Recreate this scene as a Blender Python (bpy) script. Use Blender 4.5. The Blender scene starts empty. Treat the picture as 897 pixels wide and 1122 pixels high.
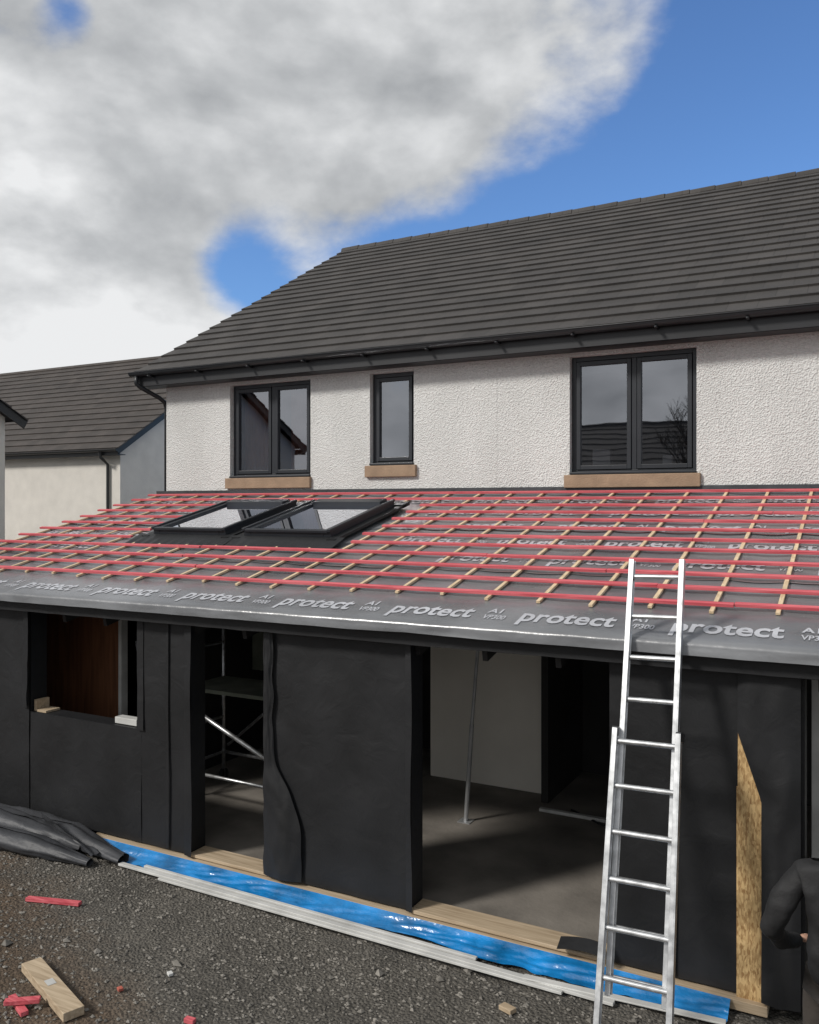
import bpy, math, random
from mathutils import Vector, Matrix, noise
random.seed(7)
S=bpy.context.scene
COL=bpy.context.collection
R=math.radians

# ------------------------------------------------------------ materials
def mat(name):
    m=bpy.data.materials.new(name); m.use_nodes=True
    nt=m.node_tree; b=nt.nodes['Principled BSDF']
    return m,nt,b
def N(nt,t,**k):
    n=nt.nodes.new(t)
    for a,v in k.items(): setattr(n,a,v)
    return n
def simple(name,col,rough=.6,metal=0,var=.15,vscale=3,bump=0,bscale=60,spec=.5,detail=5,rvar=0,coord='Object',bdist=.02,bdistort=0):
    m,nt,b=mat(name)
    tc=N(nt,'ShaderNodeTexCoord')
    n=N(nt,'ShaderNodeTexNoise'); n.inputs['Scale'].default_value=vscale; n.inputs['Detail'].default_value=detail
    nt.links.new(tc.outputs[coord],n.inputs['Vector'])
    r=N(nt,'ShaderNodeValToRGB'); e=r.color_ramp.elements
    e[0].position=.3;e[1].position=.7
    e[0].color=tuple(c*(1-var) for c in col)+(1,); e[1].color=tuple(min(1,c*(1+var)) for c in col)+(1,)
    nt.links.new(n.outputs['Fac'],r.inputs[0]); nt.links.new(r.outputs[0],b.inputs['Base Color'])
    b.inputs['Roughness'].default_value=rough; b.inputs['Metallic'].default_value=metal
    b.inputs['Specular IOR Level'].default_value=spec
    if rvar:
        mr=N(nt,'ShaderNodeMapRange'); mr.inputs[3].default_value=rough-rvar; mr.inputs[4].default_value=rough+rvar
        nt.links.new(n.outputs['Fac'],mr.inputs[0]); nt.links.new(mr.outputs[0],b.inputs['Roughness'])
    if bump:
        n2=N(nt,'ShaderNodeTexNoise'); n2.inputs['Scale'].default_value=bscale; n2.inputs['Detail'].default_value=4; n2.inputs['Distortion'].default_value=bdistort
        nt.links.new(tc.outputs[coord],n2.inputs['Vector'])
        bp=N(nt,'ShaderNodeBump'); bp.inputs['Strength'].default_value=bump; bp.inputs['Distance'].default_value=bdist
        nt.links.new(n2.outputs['Fac'],bp.inputs['Height']); nt.links.new(bp.outputs[0],b.inputs['Normal'])
    return m

def roughcast():
    m,nt,b=mat('roughcast_render')
    tc=N(nt,'ShaderNodeTexCoord')
    v=N(nt,'ShaderNodeTexVoronoi'); v.inputs['Scale'].default_value=52
    n=N(nt,'ShaderNodeTexNoise'); n.inputs['Scale'].default_value=30; n.inputs['Detail'].default_value=7; n.inputs['Roughness'].default_value=.65
    n3=N(nt,'ShaderNodeTexNoise'); n3.inputs['Scale'].default_value=.9; n3.inputs['Detail'].default_value=7; n3.inputs['Roughness'].default_value=.65
    for q in (v,n): nt.links.new(tc.outputs['Object'],q.inputs['Vector'])
    mp=N(nt,'ShaderNodeMapping'); mp.inputs['Scale'].default_value=(1.6,1,.6); nt.links.new(tc.outputs['Object'],mp.inputs[0]); nt.links.new(mp.outputs[0],n3.inputs['Vector'])
    ad=N(nt,'ShaderNodeMath',operation='ADD'); nt.links.new(v.outputs['Distance'],ad.inputs[0]); nt.links.new(n.outputs['Fac'],ad.inputs[1])
    bp=N(nt,'ShaderNodeBump'); bp.inputs['Strength'].default_value=.62; bp.inputs['Distance'].default_value=.022
    nt.links.new(ad.outputs[0],bp.inputs['Height']); nt.links.new(bp.outputs[0],b.inputs['Normal'])
    r=N(nt,'ShaderNodeValToRGB'); e=r.color_ramp.elements; e[0].position=.3;e[1].position=.7
    e[0].color=(.67,.67,.655,1); e[1].color=(.80,.80,.785,1)
    nt.links.new(n3.outputs['Fac'],r.inputs[0])
    r2=N(nt,'ShaderNodeValToRGB'); e=r2.color_ramp.elements; e[0].position=.28;e[1].position=.6
    e[0].color=(.78,.78,.78,1); e[1].color=(1,1,1,1)
    nt.links.new(n.outputs['Fac'],r2.inputs[0])
    mx=N(nt,'ShaderNodeMix',data_type='RGBA',blend_type='MULTIPLY'); mx.inputs[0].default_value=1
    nt.links.new(r.outputs[0],mx.inputs[6]); nt.links.new(r2.outputs[0],mx.inputs[7])
    nt.links.new(mx.outputs[2],b.inputs['Base Color']); b.inputs['Roughness'].default_value=.9
    return m
def tiles_mat(name,col,roww,rowh,y0):
    m,nt,b=mat(name)
    tc=N(nt,'ShaderNodeTexCoord')
    mp=N(nt,'ShaderNodeMapping'); mp.inputs['Location'].default_value=(0,-y0,0)
    nt.links.new(tc.outputs['Object'],mp.inputs[0])
    br=N(nt,'ShaderNodeTexBrick'); br.inputs['Scale'].default_value=1
    br.inputs['Brick Width'].default_value=roww; br.inputs['Row Height'].default_value=rowh
    br.inputs['Mortar Size'].default_value=.004; br.inputs['Mortar Smooth'].default_value=.2
    br.inputs['Color1'].default_value=tuple(c*.82 for c in col)+(1,); br.inputs['Color2'].default_value=tuple(c*1.18 for c in col)+(1,)
    br.inputs['Mortar'].default_value=tuple(c*.45 for c in col)+(1,)
    nt.links.new(mp.outputs[0],br.inputs['Vector'])
    n=N(nt,'ShaderNodeTexNoise'); n.inputs['Scale'].default_value=1.3; n.inputs['Detail'].default_value=8; n.inputs['Roughness'].default_value=.7
    nt.links.new(tc.outputs['Object'],n.inputs['Vector'])
    r=N(nt,'ShaderNodeValToRGB'); e=r.color_ramp.elements; e[0].position=.3;e[1].position=.7
    e[0].color=(.75,.75,.75,1); e[1].color=(1.2,1.18,1.15,1)
    nt.links.new(n.outputs['Fac'],r.inputs[0])
    mx=N(nt,'ShaderNodeMix',data_type='RGBA',blend_type='MULTIPLY'); mx.inputs[0].default_value=1
    nt.links.new(br.outputs[0],mx.inputs[6]); nt.links.new(r.outputs[0],mx.inputs[7])
    nt.links.new(mx.outputs[2],b.inputs['Base Color']); b.inputs['Roughness'].default_value=.75
    n2=N(nt,'ShaderNodeTexNoise'); n2.inputs['Scale'].default_value=90; nt.links.new(tc.outputs['Object'],n2.inputs['Vector'])
    bp=N(nt,'ShaderNodeBump'); bp.inputs['Strength'].default_value=.35; bp.inputs['Distance'].default_value=.01
    nt.links.new(n2.outputs['Fac'],bp.inputs['Height']); nt.links.new(bp.outputs[0],b.inputs['Normal'])
    return m
def glass_mat(name,refl=.2,tint=(.55,.58,.6)):
    m=bpy.data.materials.new(name); m.use_nodes=True; nt=m.node_tree; nt.nodes.clear()
    o=N(nt,'ShaderNodeOutputMaterial'); tr=N(nt,'ShaderNodeBsdfTransparent'); tr.inputs[0].default_value=tint+(1,)
    gl=N(nt,'ShaderNodeBsdfGlossy'); gl.inputs['Roughness'].default_value=.015; gl.inputs[0].default_value=(.9,.93,1,1)
    fr=N(nt,'ShaderNodeFresnel'); fr.inputs[0].default_value=1.5
    ad=N(nt,'ShaderNodeMath',operation='ADD',use_clamp=True); ad.inputs[1].default_value=refl
    tc=N(nt,'ShaderNodeTexCoord'); n=N(nt,'ShaderNodeTexNoise'); n.inputs['Scale'].default_value=1.2
    bp=N(nt,'ShaderNodeBump'); bp.inputs['Strength'].default_value=.03; bp.inputs['Distance'].default_value=.05
    nt.links.new(tc.outputs['Object'],n.inputs['Vector']); nt.links.new(n.outputs['Fac'],bp.inputs['Height'])
    nt.links.new(bp.outputs[0],gl.inputs['Normal'])
    nt.links.new(fr.outputs[0],ad.inputs[0]); mx=N(nt,'ShaderNodeMixShader')
    nt.links.new(ad.outputs[0],mx.inputs[0]); nt.links.new(tr.outputs[0],mx.inputs[1]); nt.links.new(gl.outputs[0],mx.inputs[2])
    nt.links.new(mx.outputs[0],o.inputs[0]); return m
def wood_mat(name,c1,c2,scale=(1,18,18),rough=.7):
    m,nt,b=mat(name)
    tc=N(nt,'ShaderNodeTexCoord'); mp=N(nt,'ShaderNodeMapping'); mp.inputs['Scale'].default_value=scale
    n=N(nt,'ShaderNodeTexNoise'); n.inputs['Scale'].default_value=2.2; n.inputs['Detail'].default_value=6; n.inputs['Distortion'].default_value=.6
    nt.links.new(tc.outputs['Object'],mp.inputs[0]); nt.links.new(mp.outputs[0],n.inputs['Vector'])
    r=N(nt,'ShaderNodeValToRGB'); e=r.color_ramp.elements; e[0].position=.3;e[1].position=.68
    e[0].color=c1+(1,);e[1].color=c2+(1,)
    nt.links.new(n.outputs['Fac'],r.inputs[0]); nt.links.new(r.outputs[0],b.inputs['Base Color']); b.inputs['Roughness'].default_value=rough
    bp=N(nt,'ShaderNodeBump'); bp.inputs['Strength'].default_value=.25; bp.inputs['Distance'].default_value=.005
    nt.links.new(n.outputs['Fac'],bp.inputs['Height']); nt.links.new(bp.outputs[0],b.inputs['Normal'])
    return m
def osb_mat():
    m,nt,b=mat('osb_board')
    tc=N(nt,'ShaderNodeTexCoord')
    outs=[]
    for k,(rot,sc) in enumerate([((0,.5,0),(2.6,1,.8)),((0,-.7,0),(2.2,1,.7))]):
        mp=N(nt,'ShaderNodeMapping'); mp.inputs['Scale'].default_value=sc; mp.inputs['Rotation'].default_value=rot
        v=N(nt,'ShaderNodeTexVoronoi'); v.inputs['Scale'].default_value=38
        nt.links.new(tc.outputs['Object'],mp.inputs[0]); nt.links.new(mp.outputs[0],v.inputs['Vector'])
        sp=N(nt,'ShaderNodeSeparateColor'); nt.links.new(v.outputs['Color'],sp.inputs[0]); outs.append(sp.outputs[0])
    ml=N(nt,'ShaderNodeMath',operation='MULTIPLY_ADD'); ml.inputs[1].default_value=.5; nt.links.new(outs[0],ml.inputs[0])
    m2=N(nt,'ShaderNodeMath',operation='MULTIPLY'); m2.inputs[1].default_value=.5; nt.links.new(outs[1],m2.inputs[0]); nt.links.new(m2.outputs[0],ml.inputs[2])
    r=N(nt,'ShaderNodeValToRGB'); e=r.color_ramp.elements; e[0].position=.15;e[1].position=.85; e[0].color=(.30,.17,.065,1); e[1].color=(.66,.46,.22,1)
    nt.links.new(ml.outputs[0],r.inputs[0])
    nt.links.new(r.outputs[0],b.inputs['Base Color']); b.inputs['Roughness'].default_value=.75
    return m
def ground_mat():
    m,nt,b=mat('gravel_ground')
    tc=N(nt,'ShaderNodeTexCoord')
    big=N(nt,'ShaderNodeTexNoise'); big.inputs['Scale'].default_value=.9; big.inputs['Detail'].default_value=6; big.inputs['Roughness'].default_value=.65
    fine=N(nt,'ShaderNodeTexNoise'); fine.inputs['Scale'].default_value=38; fine.inputs['Detail'].default_value=6; fine.inputs['Roughness'].default_value=.75
    v=N(nt,'ShaderNodeTexVoronoi'); v.inputs['Scale'].default_value=42
    for q in (big,fine,v): nt.links.new(tc.outputs['Object'],q.inputs['Vector'])
    r=N(nt,'ShaderNodeValToRGB'); e=r.color_ramp.elements; e[0].position=.28; e[1].position=.75
    e[0].color=(.046,.042,.036,1); e[1].color=(.25,.23,.198,1)
    nt.links.new(fine.outputs['Fac'],r.inputs[0])
    sx=N(nt,'ShaderNodeSeparateXYZ'); nt.links.new(tc.outputs['Object'],sx.inputs[0])
    a=N(nt,'ShaderNodeMath',operation='MULTIPLY_ADD'); a.inputs[1].default_value=-1.3; a.inputs[2].default_value=6.0
    nt.links.new(sx.outputs[1],a.inputs[0])
    c=N(nt,'ShaderNodeMath',operation='MULTIPLY_ADD'); c.inputs[1].default_value=3.4; c.inputs[2].default_value=-1.9
    nt.links.new(big.outputs['Fac'],c.inputs[0])
    d=N(nt,'ShaderNodeMath',operation='ADD'); nt.links.new(a.outputs[0],d.inputs[0]); nt.links.new(c.outputs[0],d.inputs[1])
    x=N(nt,'ShaderNodeMath',operation='MULTIPLY_ADD'); x.inputs[1].default_value=-.6; x.inputs[2].default_value=-2.55
    nt.links.new(sx.outputs[0],x.inputs[0])
    d2=N(nt,'ShaderNodeMath',operation='ADD',use_clamp=True); nt.links.new(d.outputs[0],d2.inputs[0]); nt.links.new(x.outputs[0],d2.inputs[1])
    r2=N(nt,'ShaderNodeValToRGB'); e=r2.color_ramp.elements; e[0].position=.3; e[1].position=.7
    e[0].color=(.045,.031,.020,1); e[1].color=(.20,.145,.10,1)
    nt.links.new(fine.outputs['Fac'],r2.inputs[0])
    mx=N(nt,'ShaderNodeMix',data_type='RGBA'); nt.links.new(d2.outputs[0],mx.inputs[0]); nt.links.new(r.outputs[0],mx.inputs[6]); nt.links.new(r2.outputs[0],mx.inputs[7])
    r3=N(nt,'ShaderNodeValToRGB'); e=r3.color_ramp.elements; e[0].position=.35; e[1].position=.65
    e[0].color=(.65,.65,.65,1); e[1].color=(1.2,1.2,1.2,1); nt.links.new(big.outputs['Fac'],r3.inputs[0])
    m2=N(nt,'ShaderNodeMix',data_type='RGBA',blend_type='MULTIPLY'); m2.inputs[0].default_value=1
    nt.links.new(mx.outputs[2],m2.inputs[6]); nt.links.new(r3.outputs[0],m2.inputs[7])
    nt.links.new(m2.outputs[2],b.inputs['Base Color']); b.inputs['Roughness'].default_value=.95
    ad=N(nt,'ShaderNodeMath',operation='SUBTRACT'); nt.links.new(fine.outputs['Fac'],ad.inputs[0]); nt.links.new(v.outputs['Distance'],ad.inputs[1])
    bp=N(nt,'ShaderNodeBump'); bp.inputs['Strength'].default_value=.9; bp.inputs['Distance'].default_value=.03
    nt.links.new(ad.outputs[0],bp.inputs['Height']); nt.links.new(bp.outputs[0],b.inputs['Normal'])
    return m

M=dict(
 rc=roughcast(),
 wall2=simple('smooth_render',(.68,.65,.60),.9,var=.06,bump=.3,bscale=40),
 tile=tiles_mat('concrete_tiles',(.050,.046,.044),.33,.30,10.3),
 tile2=tiles_mat('dark_tiles',(.052,.044,.040),.33,.29,0),
 fascia=simple('fascia_dark',(.018,.019,.022),.45,var=.2,vscale=2),
 gutter=simple('gutter_plastic',(.018,.020,.023),.4,var=.2,vscale=2),
 frame=simple('anthracite_upvc',(.022,.025,.031),.4,var=.1),
 sill=simple('sandstone_sill',(.33,.23,.155),.85,var=.15,vscale=6,bump=.3),
 glass=glass_mat('window_glass',.24,(.62,.64,.66)),
 skyl=glass_mat('skylight_glass',.62,(.3,.32,.34)),
 frost=simple('frosted_glass',(.10,.108,.115),.2,var=.08,vscale=1),
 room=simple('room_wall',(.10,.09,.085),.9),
 blind=simple('brown_blind',(.28,.13,.10),.8,var=.3,vscale=2),
 curtain=simple('net_curtain',(.5,.5,.52),.9),
 fabric=simple('breather_membrane_black',(.0140,.0145,.016),.52,var=.35,vscale=1.6,bump=.30,bscale=5,spec=.40,bdist=.02,bdistort=1.2),
 fabric2=simple('breather_membrane_grey',(.050,.052,.058),.52,var=.3,vscale=2,bump=.4,bscale=9,spec=.4,bdistort=1),
 silver=simple('roof_membrane',(.165,.17,.18),.30,metal=.10,var=.30,vscale=1.3,bump=.32,bscale=6,rvar=.1,spec=1.0),
 letter=simple('printed_letter',(.46,.47,.50),.45,var=.15),
 red=wood_mat('red_batten_wood',(.44,.045,.065),(.72,.17,.19)),
 pale=wood_mat('pale_timber',(.34,.255,.165),(.54,.43,.30)),
 palev=wood_mat('counter_batten_wood',(.52,.38,.23),(.76,.60,.40),(18,1,18)),
 brown=wood_mat('brown_board',(.12,.045,.020),(.24,.10,.045),(9,9,.6)),
 osb=osb_mat(),
 alu=simple('aluminium',(.62,.63,.64),.40,metal=.85,var=.25,vscale=14,rvar=.12),
 steel=simple('galvanised_tube',(.5,.51,.52),.45,metal=.6,var=.15,vscale=9),
 concrete=simple('concrete_slab',(.19,.172,.15),.85,var=.38,vscale=1.7,bump=.2,bscale=25,detail=9),
 plaster=simple('plasterboard',(.82,.78,.70),.9,var=.08,vscale=1.1),
 dark=simple('dark_interior',(.025,.024,.024),.85,var=.4,vscale=1.2),  # near-black colour deepens the interior shade on the lining walls
 green=simple('block_wall',(.17,.18,.14),.9,var=.25,vscale=5),
 blue=simple('blue_damp_proof_film',(.010,.19,.49),.24,var=.5,vscale=3,bump=1.0,bscale=7,spec=1),
 white=simple('white_trim',(.58,.58,.56),.5,var=.18,vscale=4),
 ground=ground_mat(),
 stone=simple('gravel_stone',(.185,.172,.152),.9,var=.6,vscale=9,bump=.3,bscale=80),
 brick=simple('brick_red',(.38,.10,.07),.85,var=.3,vscale=12,bump=.4),
 jacket=simple('jacket_cloth',(.011,.011,.012),.75,var=.3,vscale=8,bump=.7,bscale=9),
 trouser=simple('work_trousers',(.05,.042,.036),.85,var=.2,vscale=8,bump=.3,bscale=18),
 skin=simple('skin',(.52,.30,.21),.55,var=.06,vscale=6),
 bluecl=simple('blue_hood',(.02,.055,.14),.85,var=.2,vscale=9),
 eye=simple('eye',(.03,.02,.015),.2),
 bark=simple('bark',(.06,.048,.038),.9,var=.3,vscale=10),
 boot=simple('boot',(.03,.022,.015),.6),
 timberfence=simple('fence_timber',(.22,.15,.09),.85,var=.25,vscale=5),
)
# ------------------------------------------------------------ mesh helpers
class MB:
    def __init__(s): s.v=[];s.f=[]
    def quad(s,*p):
        i=len(s.v); s.v+= [tuple(q) for q in p]; s.f.append(tuple(range(i,i+len(p))))
    def obox(s,c,ax,ay,az):
        c=Vector(c);ax=Vector(ax);ay=Vector(ay);az=Vector(az); i=len(s.v)
        for k in (-1,1):
            for j in (-1,1):
                for l in (-1,1): s.v.append(tuple(c+ax*l+ay*j+az*k))
        for f in ((0,2,3,1),(4,5,7,6),(0,1,5,4),(2,6,7,3),(0,4,6,2),(1,3,7,5)): s.f.append(tuple(i+q for q in f))
    def box(s,x0,x1,y0,y1,z0,z1):
        s.obox(((x0+x1)/2,(y0+y1)/2,(z0+z1)/2),((x1-x0)/2,0,0),(0,(y1-y0)/2,0),(0,0,(z1-z0)/2))
    def beam(s,a,b,w,h,up=(0,0,1)):
        a=Vector(a);b=Vector(b);d=b-a;L=d.length;d.normalize();sd=d.cross(Vector(up))
        if sd.length<1e-4: sd=d.cross(Vector((0,1,0)))
        sd.normalize();u=sd.cross(d)
        s.obox((a+b)/2,d*L/2,sd*w/2,u*h/2)
    def tube(s,pts,r,n=10,caps=True):
        pts=[Vector(p) for p in pts]; rings=[]
        rr=r if isinstance(r,(list,tuple)) else [r]*len(pts)
        for k,p in enumerate(pts):
            d=(pts[min(k+1,len(pts)-1)]-pts[max(k-1,0)]).normalized()
            sd=d.cross(Vector((0,0,1)))
            if sd.length<.05: sd=d.cross(Vector((0,1,0)))
            sd.normalize();u=sd.cross(d); i=len(s.v)
            for a in range(n):
                t=2*math.pi*a/n; s.v.append(tuple(p+(sd*math.cos(t)+u*math.sin(t))*rr[k]))
            rings.append(i)
        for k in range(len(rings)-1):
            for a in range(n): s.f.append((rings[k]+a,rings[k]+(a+1)%n,rings[k+1]+(a+1)%n,rings[k+1]+a))
        if caps: s.f.append(tuple(rings[0]+a for a in range(n))[::-1]); s.f.append(tuple(rings[-1]+a for a in range(n)))
    def grid(s,fn,nu,nv):
        i=len(s.v)
        for b in range(nv+1):
            for a in range(nu+1): s.v.append(tuple(fn(a/nu,b/nv)))
        for b in range(nv):
            for a in range(nu):
                q=i+b*(nu+1)+a; s.f.append((q,q+1,q+nu+2,q+nu+1))
    def obj(s,name,m,parent=None,smooth=False,bevel=0):
        me=bpy.data.meshes.new(name); me.from_pydata(s.v,[],s.f); me.update(); me.materials.append(m)
        if smooth:
            for p in me.polygons: p.use_smooth=True
        o=bpy.data.objects.new(name,me); COL.objects.link(o)
        if parent: o.parent=parent
        if bevel:
            bv=o.modifiers.new('bevel','BEVEL'); bv.width=bevel; bv.segments=2; bv.limit_method='ANGLE'
        return o
def empty(name,loc=(0,0,0)):
    o=bpy.data.objects.new(name,None); o.empty_display_size=.2; COL.objects.link(o); return o
def nz(x,y,z=0): return noise.noise(Vector((x,y,z)))

def wall_y(mb,x0,x1,z0,z1,y,ops,depth,side=1):
    xs=sorted(set([x0,x1]+[o[0] for o in ops]+[o[1] for o in ops])); zs=sorted(set([z0,z1]+[o[2] for o in ops]+[o[3] for o in ops]))
    for i in range(len(xs)-1):
        for j in range(len(zs)-1):
            cx=(xs[i]+xs[i+1])/2;cz=(zs[j]+zs[j+1])/2
            if any(o[0]<cx<o[1] and o[2]<cz<o[3] for o in ops): continue
            mb.quad((xs[i],y,zs[j]),(xs[i+1],y,zs[j]),(xs[i+1],y,zs[j+1]),(xs[i],y,zs[j+1]))
    if depth:
      for a,b,c,d in ops:
        Y=y+depth
        mb.quad((a,y,c),(a,y,d),(a,Y,d),(a,Y,c)); mb.quad((b,y,c),(b,Y,c),(b,Y,d),(b,y,d))
        mb.quad((a,y,d),(b,y,d),(b,Y,d),(a,Y,d)); mb.quad((a,y,c),(a,Y,c),(b,Y,c),(b,y,c))

# ------------------------------------------------------------ world
w=bpy.data.worlds.new("World"); S.world=w; w.use_nodes=True; nt=w.node_tree; nt.nodes.clear()
SUN_DIR=Vector((-.50,-.70,.66)).normalized()
elev=math.asin(SUN_DIR.z); az=math.atan2(SUN_DIR.x,SUN_DIR.y)
out=N(nt,'ShaderNodeOutputWorld'); bg=N(nt,'ShaderNodeBackground'); bg.inputs[1].default_value=.1
sky=N(nt,'ShaderNodeTexSky'); sky.sky_type='NISHITA'; sky.sun_disc=False; sky.sun_elevation=elev; sky.sun_rotation=az; sky.air_density=1.0; sky.dust_density=.6; sky.ozone_density=2.5
tc=N(nt,'ShaderNodeTexCoord'); sp=N(nt,'ShaderNodeSeparateXYZ'); nt.links.new(tc.outputs['Generated'],sp.inputs[0])
def mth(op,a,b=None,c=None,clamp=False):
    n=N(nt,'ShaderNodeMath',operation=op,use_clamp=clamp)
    for i,q in enumerate((a,b,c)):
        if q is None: continue
        if isinstance(q,(int,float)): n.inputs[i].default_value=q
        else: nt.links.new(q,n.inputs[i])
    return n.outputs[0]
zc=mth('MAXIMUM',sp.outputs[2],.0); zc=mth('ADD',zc,.06)
px=mth('DIVIDE',sp.outputs[0],zc); py=mth('DIVIDE',sp.outputs[1],zc)
def wn(scale,detail,rough,off,dist=0,zs=1.7):
    mp=N(nt,'ShaderNodeMapping'); mp.inputs['Location'].default_value=off; mp.inputs['Scale'].default_value=(1,1,zs); nt.links.new(tc.outputs['Generated'],mp.inputs[0])
    n=N(nt,'ShaderNodeTexNoise'); n.inputs['Scale'].default_value=scale; n.inputs['Detail'].default_value=detail; n.inputs['Roughness'].default_value=rough; n.inputs['Distortion'].default_value=dist
    nt.links.new(mp.outputs[0],n.inputs['Vector']); return n.outputs['Fac']
OFF=(3.1,1.7,.4)
n1=wn(3.6,9,.56,OFF,.1)
# same field sampled a little towards the light: lit tops, grey bases
n1b=wn(3.6,4,.52,(OFF[0]+.014,OFF[1]-.014,OFF[2]+.06),.1)
n3=wn(2.0,2,.5,(1.3,8.2,2))
def dblob(d,rad,amp):
    dp=N(nt,'ShaderNodeVectorMath',operation='DISTANCE'); dp.inputs[1].default_value=Vector(d).normalized()
    nt.links.new(tc.outputs['Generated'],dp.inputs[0])
    q=mth('DIVIDE',dp.outputs['Value'],rad); q=mth('MULTIPLY',q,q); q=mth('MULTIPLY',q,-1.0); q=mth('EXPONENT',q)
    return mth('MULTIPLY',q,amp)
def blob(px_,py_,rad,amp):
    a=(px_-448.5)/945;b=(554-py_)/945;s=math.sin(R(28.3));c=math.cos(R(28.3))
    return dblob((c*a-s,c+s*a,b),rad,amp)
s_=mth('MULTIPLY_ADD',px,.528,py); s_=mth('SUBTRACT',s_,1.36)
den=mth('MULTIPLY',s_,-1.0)
den=mth('MINIMUM',den,.60)
den=mth('MULTIPLY_ADD',mth('SUBTRACT',n1,.5),2.1,den)
for bl in [(225,365,.09,.8),(60,330,.16,.9),(260,298,.05,-.7),(110,382,.03,-.5),(660,50,.10,.55),(500,160,.09,.30),(380,180,.06,.35),(75,8,.03,-.6),(870,120,.18,-.9)]:
    den=mth('ADD',den,blob(*bl))
mr=N(nt,'ShaderNodeMapRange',interpolation_type='SMOOTHSTEP'); mr.inputs[1].default_value=-.12; mr.inputs[2].default_value=.42; nt.links.new(den,mr.inputs[0])
mask=mr.outputs[0]
sh=mth('MULTIPLY_ADD',mth('SUBTRACT',n1,n1b),2.5,.50)
sh=mth('MULTIPLY_ADD',mth('SUBTRACT',n1,.5),.3,sh)
sh=mth('MULTIPLY_ADD',mth('SUBTRACT',n3,.5),.7,sh)
edge=mth('SUBTRACT',1.0,mth('MULTIPLY',den,1.1,None,True),None,True)
sh=mth('MULTIPLY_ADD',edge,.20,sh)
sh=mth('ADD',sh,blob(60,330,.22,.34)); sh=mth('ADD',sh,dblob((-.17,-.95,.12),.40,.45)); sh=mth('ADD',sh,blob(130,160,.14,-.08),None,True)  # middle blob: unseen bright cloud added behind the camera to brighten window reflections
cr=N(nt,'ShaderNodeValToRGB'); e=cr.color_ramp.elements
e[0].position=0; e[0].color=(2.7,2.85,3.05,1); e[1].position=1; e[1].color=(8.4,8.5,8.6,1)
k=e.new(.5); k.color=(5.2,5.35,5.5,1)
nt.links.new(sh,cr.inputs[0])
tn=N(nt,'ShaderNodeMix',data_type='RGBA',blend_type='MULTIPLY'); tn.inputs[0].default_value=1; tn.inputs[7].default_value=(.92,1.22,1.6,1)
nt.links.new(sky.outputs[0],tn.inputs[6])
mx=N(nt,'ShaderNodeMix',data_type='RGBA'); nt.links.new(mask,mx.inputs[0]); nt.links.new(tn.outputs[2],mx.inputs[6]); nt.links.new(cr.outputs[0],mx.inputs[7])
nt.links.new(mx.outputs[2],bg.inputs[0]); nt.links.new(bg.outputs[0],out.inputs[0])
w.cycles.sampling_method='MANUAL'; w.cycles.sample_map_resolution=256
L=bpy.data.lights.new('sun','SUN'); L.energy=2.8; L.angle=R(10); L.color=(1,.96,.90)
lo=bpy.data.objects.new('sun',L); COL.objects.link(lo); lo.rotation_euler=SUN_DIR.to_track_quat('Z','Y').to_euler(); lo.location=(-10,-10,20)

# ------------------------------------------------------------ ground
def axis(lo,hi,st,far):
    a=[];v=lo
    while v<=hi: a.append(v); v+=st
    d=st;v=a[-1]
    while v<far: d*=1.5; v+=d; a.append(v)
    v=a[0];d=st
    while v>-far: d*=1.5; v-=d; a.insert(0,v)
    return a
gx=axis(-11,2.5,.06,320); gy=axis(1.5,6.3,.06,320)
def gh(x,y):
    if -12<x<3.5 and .5<y<6.4:
        f=min(1,max(0,(6.35-y)*2.5))
        return f*(.035*nz(x*.9,y*.9)+.018*nz(x*4,y*4,3)+.008*nz(x*13,y*13,5))-.012
    return -.012
g=MB(); 
for y in gy:
    for x in gx: g.v.append((x,y,gh(x,y)))
nx=len(gx)
for j in range(len(gy)-1):
    for i in range(nx-1): g.f.append((j*nx+i,j*nx+i+1,(j+1)*nx+i+1,(j+1)*nx+i))
g.obj('ground',M['ground'],smooth=True)
gr=MB(); oct_=[(1,0,0),(-1,0,0),(0,1,0),(0,-1,0),(0,0,1),(0,0,-1)]; of=[(0,2,4),(2,1,4),(1,3,4),(3,0,4),(2,0,5),(1,2,5),(3,1,5),(0,3,5)]
for k in range(19000):
    x=random.uniform(-10,1.2); y=random.uniform(3.0,6.15)
    if nz(x*1.1,y*1.1,9)<random.uniform(-.5,.35)and random.random()<.6: continue
    s=random.choice([.006,.008,.01,.012,.016])*random.uniform(.8,1.4)
    if random.random()<.014: s*=2.2
    i=len(gr.v); a=random.random()*6.28; z=gh(x,y)
    for v in oct_:
        vv=Vector(v)*s*random.uniform(.6,1.3); vv.z*=.7
        gr.v.append((x+vv.x*math.cos(a)-vv.y*math.sin(a)*1.3, y+vv.x*math.sin(a)+vv.y*math.cos(a), z+vv.z+s*.25))
    for f in of: gr.f.append(tuple(i+q for q in f))
gr.obj('gravel_stones',M['stone'])

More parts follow.
